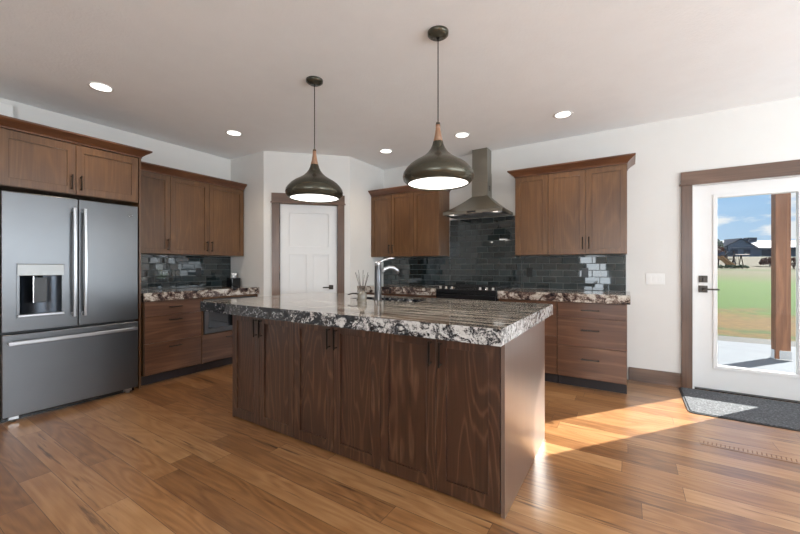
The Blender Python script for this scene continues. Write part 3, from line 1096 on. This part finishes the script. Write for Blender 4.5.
# dispenser
dp = MB()
dp.plate_hole((.080, .366), (.812, 1.246), (.098, .348), (.842, 1.155), -.006, .0)
dp.build('dispenser_frame', M['slate'], fr, bevel=.002)
df = find(fr, 'dispenser_frame')
MB().box(.084, .362, -.012, -.0062, 1.150, 1.242).build('control_panel', M['satin'], df, bevel=.003)
cv = MB()
n = 14
pts = [(.0945 + (.3515 - .0945) * i / n, .004 + .064 * math.sin(PI * i / n) ** .6) for i in range(n + 1)]
v = [(x, y, .8385) for x, y in pts] + [(x, y, 1.1595) for x, y in pts]
f = [(i, i + 1, n + 2 + i, n + 1 + i) for i in range(n)]
cv.add(v, f, 0, True)
cv.add([(x, y, .8385) for x, y in pts], [tuple(range(n + 1))])
cv.add([(x, y, 1.1595) for x, y in pts], [tuple(range(n + 1))])
cv.build('dispenser_recess', plain('recess_steel', (.075, .085, .10), .3, 1.0), fr)
MB().box(.18, .262, .010, .020, .93, 1.135).build('paddle', plain('paddle_grey', (.05, .055, .06), .4), df, bevel=.004)
m = MB()
m.tube([(.221, .016, 1.135), (.221, .016, 1.150)], .016, 16)
m.box(.176, .181, .006, .012, .93, 1.145)
m.build('spout', M['bright'], df)
MB().box(.086, .360, -.030, .03, .824, .842).build('drip_tray', M['steel'], df, bevel=.003)
m = MB()
c0 = (W - .072, 0, 1.715)
seg = 28
v = [(c0[0] + .0175 * math.cos(2 * PI * k / seg), -.003, c0[2] + .0175 * math.sin(2 * PI * k / seg)) for k in range(seg)] + \
    [(c0[0] + .0175 * math.cos(2 * PI * k / seg), 0, c0[2] + .0175 * math.sin(2 * PI * k / seg)) for k in range(seg)]
m.add(v, [tuple(range(seg))] + [(k, (k + 1) % seg, seg + (k + 1) % seg, seg + k) for k in range(seg)])
bdg = m.build('badge', plain('badge_grey', (.10, .105, .11), .3, .8), rd)
m = MB()
m.tube([(c0[0] + .0145 * math.cos(2 * PI * k / seg), -.0035, c0[2] + .0145 * math.sin(2 * PI * k / seg)) for k in range(seg + 1)], .0009, 6)
m.build('badge_ring', M['bright'], bdg)
for txt, dx in (('GE', 0),):
    cu = bpy.data.curves.new('badge_text', 'FONT')
    cu.body = txt
    cu.size = .019
    cu.extrude = .0006
    cu.align_x = 'CENTER'
    cu.align_y = 'CENTER'
    tmp = bpy.data.objects.new('badge_text', cu)
    COL.objects.link(tmp)
    bpy.context.view_layer.update()
    me = bpy.data.meshes.new_from_object(tmp)
    bpy.data.objects.remove(tmp)
    to = bpy.data.objects.new('badge_letters', me)
    COL.objects.link(to)
    to.parent = bdg
    to.location = (c0[0], -.0038, c0[2])
    to.rotation_euler = (PI / 2, 0, 0)
    me.materials.clear()
    me.materials.append(M['bright'])
MB().box(.01, W - .01, .075, .60, .0, .045).build('base_grille', M['black'], fr)
for x in (.045, W - .10):
    m = MB()
    m.box(x, x + .055, .030, .08, .018, .044)
    m.tube([(x + .028, .05, 0), (x + .028, .05, .02)], .016, 14)
    m.build('foot', M['steel'], fr)

# ------------------------------------------------------------------ range
rg = thing('range', 'black slide-in range with steel knobs set between the granite counters', 'range', (-1.990, 3.96, 0))
RW = .752
m = MB()
m.box(.001, RW, .03, .64, .02, .90)
m.build('body', M['black'], rg, bevel=.002)
m = MB()
m.box(.0015, RW, -.005, .645, .90, .958)
m.build('cooktop', M['black'], rg, bevel=.006)
ov = MB().shaker(.01, RW - .01, -.015, .028, .19, .80, [(.10, RW - .10, .34, .66)], .004).build('oven_door', M['steel'], rg, bevel=.003)
m = MB()
m.tube([(.06, -.065, .755), (RW - .06, -.065, .755)], .012, 14)
for x in (.09, RW - .09):
    m.tube([(x, -.015, .755), (x, -.065, .755)], .009, 10)
m.build('handle', M['steel'], ov)
MB().box(.01, RW - .01, -.02, .028, .81, .897).build('control_panel', M['black'], rg, bevel=.004)
MB().box(.01, RW - .01, -.012, .028, .03, .18).build('storage_drawer', M['steel'], rg, bevel=.003)
for x in (.05, .125, .20, RW - .20, RW - .125, RW - .05):
    m = MB()
    m.lathe([(.021, 0), (.021, .005), (.017, .008), (.016, .026), (.012, .030)], 20, c=(x, .030, .958))
    m.build('knob', M['bright'], rg)
for gx in (.04, .27, .50):
    m = MB()
    for xx in (gx, gx + .105, gx + .205):
        m.box(xx, xx + .010, .09, .60, .975, .988)
    for yy in (.09, .22, .34, .47, .59):
        m.box(gx, gx + .215, yy, yy + .010, .975, .988)
    for xx in (gx, gx + .205):
        for yy in (.09, .59):
            m.box(xx, xx + .010, yy, yy + .010, .958, .976)
    m.build('grate', M['black'], rg, bevel=.002)
for gx, gy in ((.147, .20), (.147, .48), (.377, .34), (.607, .20), (.607, .48)):
    MB().lathe([(.045, 0), (.045, .008), (.028, .010), (.028, .014)], 22, c=(gx, gy, .958)).build('burner', M['black'], rg)

# ------------------------------------------------------------------ range hood
hd = thing('range_hood', 'steel pyramid chimney range hood above the range between wall cabinets', 'range hood', (-1.615, YB - .002, 0))
hw, hdp = .380, .457
m = MB()
z0, z1, z2 = 1.874, 1.912, 2.130
cx0, cx1, cyf = -.105, .105, -.170
v = [(-hw, 0, z0), (-hw, -hdp, z0), (hw, -hdp, z0), (hw, 0, z0),
     (-hw, 0, z1), (-hw, -hdp, z1), (hw, -hdp, z1), (hw, 0, z1)]
m.add(v, [(0, 1, 5, 4), (1, 2, 6, 5), (2, 3, 7, 6), (3, 0, 4, 7)])
# slightly concave pyramid
prev = [(-hw, 0, z1), (-hw, -hdp, z1), (hw, -hdp, z1), (hw, 0, z1)]
for i in range(1, 9):
    t = i / 8
    zt = z1 + (z2 - z1) * (0.72 * t + 0.28 * t * t)
    x0_ = -hw + (cx0 + hw) * t
    x1_ = hw + (cx1 - hw) * t
    yf = -hdp + (cyf + hdp) * t
    cur = [(x0_, 0, zt), (x0_, yf, zt), (x1_, yf, zt), (x1_, 0, zt)]
    m.add(prev + cur, [(k, (k + 1) % 4, 4 + (k + 1) % 4, 4 + k) for k in range(4)])
    prev = cur
m.build('canopy', M['hood'], hd)
cn = find(hd, 'canopy')
m = MB()
m.add([(-hw + .01, -.004, z0 + .012), (hw - .01, -.004, z0 + .012), (hw - .01, -hdp + .01, z0 + .012), (-hw + .01, -hdp + .01, z0 + .012)], [(0, 1, 2, 3)])
m.build('underside', M['steel'], cn)
for x in (-.235, 0, .235):
    m = MB()
    m.box(x - .11, x + .11, -.36, -.08, z0 + .002, z0 + .010)
    for k in range(9):
        m.box(x - .10, x + .10, -.35 + k * .03, -.336 + k * .03, z0 - .002, z0 + .003)
    m.build('filter', M['steel'], cn)
for x in (-.28, .28):
    m = MB()
    m.lathe([(.030, 0), (.030, .006)], 20, c=(x, -.405, z0 + .003))
    m.build('hood_light', emit('hood_bulb', (1, .93, .82), 1.2), cn)
MB().box(cx0, cx1, cyf, 0, z2 - .004, 2.44).build('chimney', M['hood'], hd, bevel=.002)
MB().box(cx0 + .004, cx1 - .004, cyf + .004, 0, 2.44, CEIL - .001).build('chimney_sleeve', M['hood'], hd, bevel=.002)
m = MB()
for k in range(5):
    m.box(cx1, cx1 + .002, cyf + .06, cyf + .11, 2.20 + k * .014, 2.208 + k * .014)
m.build('vent', M['black'], hd)
MB().box(-.055, .055, -hdp - .002, -hdp, z0 + .012, z0 + .030).build('button_strip', M['black'], hd)

# ------------------------------------------------------------------ island
IX0, IX1, IY0, IY1 = -2.727, -.505, 1.745, 2.725
isl = thing('kitchen_island', 'dark stained kitchen island base with six tall shaker doors', 'kitchen island', (IX0, IY0, 0))
IW, ID = IX1 - IX0, IY1 - IY0
m = MB()
m.box(.018, IW - .020, .022, ID - .02, 0, .790)
m.build('body', M['isl'], isl)
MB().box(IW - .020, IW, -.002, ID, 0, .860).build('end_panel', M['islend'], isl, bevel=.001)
MB().box(0, .018, .002, ID, 0, .860).build('end_panel', M['isl'], isl, bevel=.001)
MB().box(.018, IW - .02, ID - .02, ID, 0, .860).build('back_panel', M['isl'], isl, bevel=.001)
xs = [.004, .348, .733, 1.106, 1.479, 1.850, IW - .022]
g = .002
for i in range(6):
    a, c = xs[i] + g, xs[i + 1] - g
    o = MB().shaker(a, c, 0, .020, .012, .858, [(a + .058, c - .058, .085, .79)], .009).build('door', M['isl'], isl, bevel=.0015)
    side = c - .028 if i % 2 == 0 else a + .028
    bar_handle(o, side, .755, .135, True)

# granite slab with the sink cut-out
slab = thing('island_countertop', 'thick polished black brown and white granite slab on the island', 'countertop')
sx0, sx1, sy0, sy1, st0, st1 = -2.950, -.483, 1.607, 2.915, .862, .940
hx, hy = (-2.10, -1.42), (2.475, 2.69)
m = MB()
o4 = [(sx0, sy0), (sx1, sy0), (sx1, sy1), (sx0, sy1)]
h4 = [(hx[0], hy[0]), (hx[1], hy[0]), (hx[1], hy[1]), (hx[0], hy[1])]
v = [(p[0], p[1], st1) for p in o4] + [(p[0], p[1], st1) for p in h4] + [(p[0], p[1], st0) for p in o4] + [(p[0], p[1], st0) for p in h4]
for i in range(4):
    j = (i + 1) % 4
    m.add(v, [(i, j, 4 + j, 4 + i)], 0)
    m.add(v, [(8 + j, 8 + i, 12 + i, 12 + j)], 1)
    m.add(v, [(j, i, 8 + i, 8 + j)], 1)
    m.add(v, [(4 + i, 4 + j, 12 + j, 12 + i)], 1)
m.build('slab', [M['granite_island'], M['granite_edge']], slab)
sk = thing('sink', 'undermount steel sink in the island granite behind the faucet', 'sink')
m = MB()
a0, a1, b0, b1 = hx[0] - .004, hx[1] + .004, hy[0] - .004, hy[1] + .004
top = [(a0, b0), (a1, b0), (a1, b1), (a0, b1)]
v = [(p[0], p[1], .861) for p in top] + [(p[0], p[1], .842) for p in top]
m.add(v, [(k, (k + 1) % 4, 4 + (k + 1) % 4, 4 + k) for k in range(4)] + [(4, 5, 6, 7)])
m.build('basin', M['steel'], sk)
MB().lathe([(.04, 0), (.04, .003), (.02, .004)], 20, c=(-1.76, 2.58, .8425)).build('drain', M['bright'], sk)

# ------------------------------------------------------------------ faucet
fa = thing('faucet', 'tall steel single-lever faucet standing on the island', 'faucet', (-1.752, 2.42, st1))
m = MB()
m.lathe([(.036, 0), (.036, .006), (.030, .010), (.0285, .20), (.0275, .290), (.024, .296)], 28)
m.build('body', M['gun'], fa)
m = MB()
m.tube([(.01, .01, .225), (.03, .05, .262), (.05, .09, .277), (.07, .13, .272), (.085, .162, .250), (.090, .172, .228)], [.017, .017, .0165, .016, .016, .0155], 16)
m.build('spout', M['steel'], fa)
m = MB()
m.lathe([(.024, .296), (.027, .300), (.027, .318), (.016, .326)], 24)
m.tube([(.0, .0, .316), (.035, .035, .338), (.075, .075, .352), (.100, .095, .353)], [.012, .010, .009, .007], 12)
m.build('lever', M['steel'], fa)

# ------------------------------------------------------------------ reed diffuser, soap bottle, tissue box
rdif = thing('reed_diffuser', 'small glass reed diffuser with dark sticks beside the faucet', 'reed diffuser', (-1.858, 2.345, st1))
MB().lathe([(.034, 0), (.038, .01), (.038, .055), (.030, .070), (.015, .080), (.015, .100), (.018, .102)], 24).build('bottle', M['amber'], rdif)
MB().lathe([(.020, .094), (.020, .110), (.013, .112)], 20).build('collar', M['bronze'], rdif)
m = MB()
for k in range(7):
    a = 2 * PI * k / 7 + .3
    m.tube([(.004 * math.cos(a), .004 * math.sin(a), .05), (.055 * math.cos(a), .055 * math.sin(a), .215 + .02 * (k % 3))], .0022, 6)
m.build('reeds', M['reed'], rdif)
sp = thing('soap_dispenser', 'small dark metal soap dispenser with a thin spout by the reed diffuser', 'soap dispenser', (-1.935, 2.395, st1))
MB().lathe([(.020, 0), (.020, .006), (.012, .010), (.012, .042), (.015, .044), (.015, .060)], 20).build('base', M['bronze'], sp)
MB().tube([(0, 0, .052), (-.04, -.03, .056), (-.075, -.055, .046)], [.008, .006, .005], 10).build('nozzle', M['bronze'], sp)
tb = thing('tissue_box', 'black cube tissue box on the short counter by the pantry corner', 'tissue box', (-4.50, 2.90, ZT), R90)
MB().box(-.062, .062, -.062, .062, 0, .118).build('box', M['blackgloss'], tb, bevel=.003)
m = MB()
v, f = [], []
K = 14
for j, (r, z) in enumerate(((.028, .117), (.022, .135), (.038, .158), (.034, .176))):
    for k in range(K):
        a = 2 * PI * k / K
        rr = r * (1 + .35 * math.sin(3 * a + j))
        v.append((rr * math.cos(a), .5 * rr * math.sin(a), z + .008 * math.sin(2 * a + j)))
for j in range(3):
    for k in range(K):
        f.append((j * K + k, j * K + (k + 1) % K, (j + 1) * K + (k + 1) % K, (j + 1) * K + k))
f.append(tuple(3 * K + k for k in range(K)))
m.add(v, f, 0, True)
m.build('tissue', M['tissue'], tb)


# ------------------------------------------------------------------ pendants
def pendant(label, x, y, dz=0.0):
    t = thing('pendant_lamp', label, 'pendant lamp', (x, y, 0), 0, 'pendant lamps over the island')
    MB().lathe([(.012, 2.704), (.045, 2.708), (.066, 2.722), (.068, CEIL - .0005)], 36).build('canopy', M['shade'], t)
    MB().tube([(0, 0, 2.152 + dz), (0, 0, 2.706)], .0035, 8).build('cord', M['black'], t)
    MB().lathe([(.012, 2.165), (.014, 2.156), (.0145, 2.150)], 20).build('cord_grip', M['bronze'], t).location.z = dz
    MB().lathe([(.0145, 2.150), (.016, 2.12), (.022, 2.08), (.031, 2.040)], 28).build('neck', M['neck'], t).location.z = dz
    prof = [(.032, 2.041), (.037, 2.020), (.048, 1.995), (.066, 1.970), (.092, 1.946), (.125, 1.925), (.158, 1.906), (.186, 1.885), (.207, 1.862),
            (.224, 1.838), (.229, 1.815), (.225, 1.793), (.209, 1.776), (.197, 1.765), (.193, 1.765), (.196, 1.780), (.212, 1.80), (.213, 1.83), (.19, 1.87), (.10, 1.93), (.03, 2.0)]
    MB().lathe(prof, 72, cap=False).build('lamp_shade', M['shade'], t).location.z = dz
    MB().lathe([(.1955, 1.774), (.1955, 1.780)], 64).build('diffuser', M['glow'], t).location.z = dz
    ld_ = bpy.data.lights.new('pendant_light', 'AREA')
    ld_.shape = 'DISK'
    ld_.size = .36
    ld_.energy = 4
    ld_.color = (1, .95, .88)
    lo = bpy.data.objects.new('pendant_light', ld_)
    COL.objects.link(lo)
    lo.parent = t
    lo.location = (0, 0, 1.760)
    return t


pendant('olive bronze pendant lamp with wood neck hanging in front of the pantry door', -2.156, 2.10, .010)
pendant('olive bronze pendant lamp with wood neck hanging in front of the range hood', -1.041, 2.10, -.010)

# ------------------------------------------------------------------ recessed ceiling lights
for (x, y, lab) in ((-3.76, 1.214, 'round recessed ceiling light above the fridge side of the kitchen'),
                    (-3.778, 2.439, 'round recessed ceiling light near the wall cabinets beside the fridge'),
                    (-2.683, 3.885, 'round recessed ceiling light near the pantry corner, above the corner cabinets'),
                    (-1.618, 3.883, 'round recessed ceiling light beside the hood chimney'),
                    (-.551, 3.90, 'round recessed ceiling light above the cabinets nearest the garden door')):
    t = thing('recessed_light', lab, 'ceiling light', (x, y, CEIL), 0, 'recessed ceiling lights')
    MB().lathe([(.068, -.002), (.084, -.006), (.088, -.001), (.088, 0)], 36, cap=False).build('trim_ring', M['white'], t)
    MB().lathe([(.070, -.0045), (.070, -.002)], 36).build('lens', M['can'], t)
    ld_ = bpy.data.lights.new('recessed_lamp', 'SPOT')
    ld_.energy = 26
    ld_.spot_size = math.radians(120)
    ld_.spot_blend = .8
    ld_.shadow_soft_size = .06
    ld_.color = (1, .82, .62)
    lo = bpy.data.objects.new('recessed_lamp', ld_)
    COL.objects.link(lo)
    lo.parent = t
    lo.location = (0, 0, -.02)

# ------------------------------------------------------------------ door mat, floor register
dm = thing('door_mat', 'charcoal speckled door mat with black border inside the garden door', 'door mat')
def rrect(x0, x1, y0, y1, r, n=6):
    pts = []
    for cx, cy, a0 in ((x1 - r, y1 - r, 0), (x0 + r, y1 - r, PI / 2), (x0 + r, y0 + r, PI), (x1 - r, y0 + r, 1.5 * PI)):
        for k in range(n + 1):
            a = a0 + PI / 2 * k / n
            pts.append((cx + r * math.cos(a), cy + r * math.sin(a)))
    return pts
MB().prism(rrect(.425, 1.62, 3.838, 4.595, .05), 'Z', .0005, .006).build('border', M['rubber'], dm)
MB().prism(rrect(.443, 1.602, 3.856, 4.577, .04), 'Z', .006, .011).build('pile', M['mat'], dm)

fv = thing('floor_register', 'flush slotted wooden floor vent near the garden door mat', 'floor vent')
m = MB()
m.box(.42, 1.02, 3.200, 3.290, .0004, .0025)
m.build('frame', M['register'], fv)
m = MB()
for k in range(26):
    x = .435 + k * .0225
    m.add([(x, 3.222, .0028), (x + .006, 3.222, .0028), (x + .014, 3.268, .0028), (x + .008, 3.268, .0028)], [(0, 1, 2, 3)])
m.build('slots', plain('vent_shadow_gap', (.20, .10, .055), .8), fv)

# ------------------------------------------------------------------ outdoors
struct(MB().box(-6, 14, YB + .15, 8.2, -.15, -.05).build('ground_patio', M['concrete']))
struct(MB().box(-6, 14, 8.2, 8.95, -.16, -.07).build('ground_gravel', M['gravel']))


def terrain(w):
    P = [(-50, -.13), (7.5, -.13), (12, -.02), (42, 1.1), (115, 4.55), (400, 7.0)]
    for (a, za), (b, zb) in zip(P, P[1:]):
        if w <= b:
            return za + (zb - za) * max(0, (w - a)) / (b - a)
    return P[-1][1]


v, f = [], []
ys = [8.95 + 1.2 * i for i in range(30)] + [46 + 4 * i for i in range(40)]
xs_ = [-60 + 6 * i for i in range(40)]
rr = random.Random(11)
for y in ys:
    for x in xs_:
        w_ = -.536 * x + .844 * y
        v.append((x, y, terrain(w_) + (rr.uniform(-.03, .03) if y > 9 else 0)))
nx = len(xs_)
for j in range(len(ys) - 1):
    for i in range(nx - 1):
        f.append((j * nx + i, j * nx + i + 1, (j + 1) * nx + i + 1, (j + 1) * nx + i))
struct(MB().add(v, f, 0, True).build('ground_lawn', M['lawn']))

po = thing('porch_post', 'square brown timber porch post on a steel base outside the garden door', 'post', (1.765, 6.97, -.05), math.radians(4))
MB().box(-.075, .075, -.075, .075, .02, 3.30).build('shaft', M['post'], po, bevel=.004)
m = MB()
m.box(-.085, .085, -.085, .085, 0, .02)
m.box(-.040, .080, -.081, -.076, .02, .135)
m.box(-.081, -.076, -.05, .05, .02, .135)
for x in (.0, .04):
    m.lathe([(.010, -.0), (.010, .006)], 10, c=(0, 0, 0)) if False else m.box(x - .006, x + .006, -.088, -.081, .07, .082)
m.build('post_base', M['bright'], po, bevel=.002)
tag(MB().box(-3, 5.5, 6.88, 7.06, 3.25, 3.50).build('porch_beam', M['post']), 'brown timber beam lying on top of the porch post', 'beam')
RC, HC = (.844, .536), math.radians(32.4)


def at(px, w, z):
    """world point: sideways tangent px, distance w along the camera's heading"""
    return (-.536 * w + .844 * w * px, .844 * w + .536 * w * px, z)


# far house; local x to the right, local y away
hs = thing('house', 'far blue-grey house with low pale roof beyond the field', 'house', at(.947, 120, 4.5), HC)
MB().box(-4.5, 26, .5, 10, -.4, 3.1).build('wall', M['siding'], hs)
m = MB()
m.prism([(-.4, 2.9), (5.2, 5.7), (10.8, 2.9), (10.8, 3.1), (5.2, 5.95), (-.4, 3.1)], 'X', -3, 27)
m.build('roof', M['roof'], hs)
m = MB()
m.add([(-5.6, -.3, 3.6), (0, -.3, 6.35), (5.6, -.3, 3.3), (5.6, 6, 3.3), (0, 6, 6.35), (-5.6, 6, 3.6), (-5.6, -.3, 3.35), (0, -.3, 5.95), (5.6, -.3, 3.05)],
      [(0, 1, 4, 5), (1, 2, 3, 4), (0, 6, 7, 1), (1, 7, 8, 2)])
m.build('roof', M['roofd'], hs)
m = MB()
m.prism([(-4.2, -.3), (4.2, -.3), (4.2, 3.9), (0, 6.0), (-4.2, 3.9)], 'Y', 0, 5)
m.build('wall', M['siding'], hs)
for x0_, x1_, z0_, z1_ in ((-3.4, -1.0, .8, 2.6), (1.0, 3.2, .8, 2.6), (7.5, 10.5, .4, 2.5), (12, 14, .8, 2.3)):
    MB().box(x0_, x1_, -.05 if x0_ < 5 else .4, 0.0 if x0_ < 5 else .55, z0_, z1_).build('window', M['sidingd'], hs)
MB().box(-8, -4.4, 1, 7, -.4, 2.6).build('garage_wall', M['sidingd'], hs)
m = MB()
m.prism([(-8.6, 2.6), (-4.2, 2.6), (-4.2, 4.3)], 'Y', .5, 7.5)
m.build('garage_roof', M['roofd'], hs)
MB().box(6.6, 9.6, 4.2, 6, 5.0, 6.9).build('chimney', M['sidingd'], hs)
MB().box(16.5, 27, -2, .6, 3.0, 3.3).build('porch_roof', M['roofd'], hs)

ps = thing('playset', 'wooden garden playset with orange slide and swing frame in the far field', 'playset', at(.93, 44, terrain(44)), HC)
m = MB()
for x in (-1.1, -.1):
    for y in (0, 1):
        m.box(x - .05, x + .05, y - .05, y + .05, 0, 2.0)
m.box(-1.15, -.05, -.05, 1.05, .95, 1.05)
m.build('tower', M['timber'], ps)
MB().prism([(-1.3, 1.5), (.1, 1.5), (-.6, 1.95)], 'Y', -.1, 1.1).build('tower_roof', M['sidingd'], ps)
for xs0 in (-2.55, -2.0):
    m = MB()
    m.add([(xs0, -.3, 1.25), (xs0 + .35, -.3, 1.25), (xs0 + 1.35, -.9, .12), (xs0 + .95, -.9, .12),
           (xs0, -.3, 1.37), (xs0 + .35, -.3, 1.37), (xs0 + 1.35, -.9, .24), (xs0 + .95, -.9, .24)],
          [(0, 3, 2, 1), (4, 5, 6, 7), (0, 1, 5, 4), (1, 2, 6, 5), (2, 3, 7, 6), (3, 0, 4, 7)])
    m.build('slide', M['orange'], ps)
m = MB()
m.tube([(-.1, .5, 1.55), (2.3, .5, 1.55)], .06, 8)
for x, s in ((.35, -1), (1.25, 1)):
    m.tube([(x, .5, 1.55), (x - .25, -.1, 0)], .05, 8)
    m.tube([(x, .5, 1.55), (x + .3, 1.1, 0)], .05, 8)
m.build('swing_frame', M['timber'], ps)
m = MB()
for x in (.65, .95):
    m.tube([(x, .5, 1.5), (x, .5, .45)], .015, 6)
m.box(.6, 1.0, .4, .6, .42, .46)
m.build('swing', M['timber'], ps)


def blob_tree(name, label, cat, loc, rad, mat, trunk, seed):
    rnd = random.Random(seed)
    t = thing(name, label, cat, loc)
    m = MB()
    for k in range(260):
        a, b_, r = rnd.uniform(0, 2 * PI), rnd.uniform(-.5, 1), rnd.uniform(.45, 1) ** .6
        q = math.sqrt(max(0, 1 - b_ * b_))
        c = Vector((rad[0] * r * q * math.cos(a), rad[0] * r * q * math.sin(a), trunk + rad[1] * .6 + rad[1] * r * b_ * .8))
        s = rnd.uniform(.10, .2) * rad[0]
        u = Vector([rnd.gauss(0, 1) for _ in range(3)]).normalized() * s
        w = Vector([rnd.gauss(0, 1) for _ in range(3)]).normalized() * s
        m.add([c - u, c + w, c + u, c - w * .8], [(0, 1, 2, 3)])
    m.build('foliage', mat, t)
    MB().tube([(0, 0, -.1), (.02, 0, trunk + rad[1] * .8)], [.09 * rad[0], .03 * rad[0]], 8).build('trunk', M['timber'], t)
    return t


blob_tree('tree', 'russet leafless-looking tree beside the slide at the field edge', 'tree', at(.885, 50, terrain(50)), (1.0, 1.7), M['leaf_red'], .3, 1)
blob_tree('tree', 'taller dark tree behind the russet one left of the far house', 'tree', at(.875, 90, terrain(90)), (1.8, 3.2), M['leaf'], .6, 2)
for i, (px, lab) in enumerate(((.882, 'low dark green shrub under the russet tree at the field edge'), (.918, 'low green shrub below the orange slide'), (.952, 'low green shrub at the foot of the swing frame'))):
    blob_tree('shrub', lab, 'shrub', at(px, 40, terrain(40)), (.55, .30), M['leaf'], .02, 20 + i)
blob_tree('shrub', 'reddish shrub in the field seen beside the porch post', 'shrub', at(1.028, 46, terrain(46)), (1.1, .8), M['leaf_red'], .05, 31)
blob_tree('shrub', 'reddish shrub in the field on the far side of the porch post', 'shrub', at(1.095, 40, terrain(40)), (.9, .9), M['leaf_red'], .05, 32)
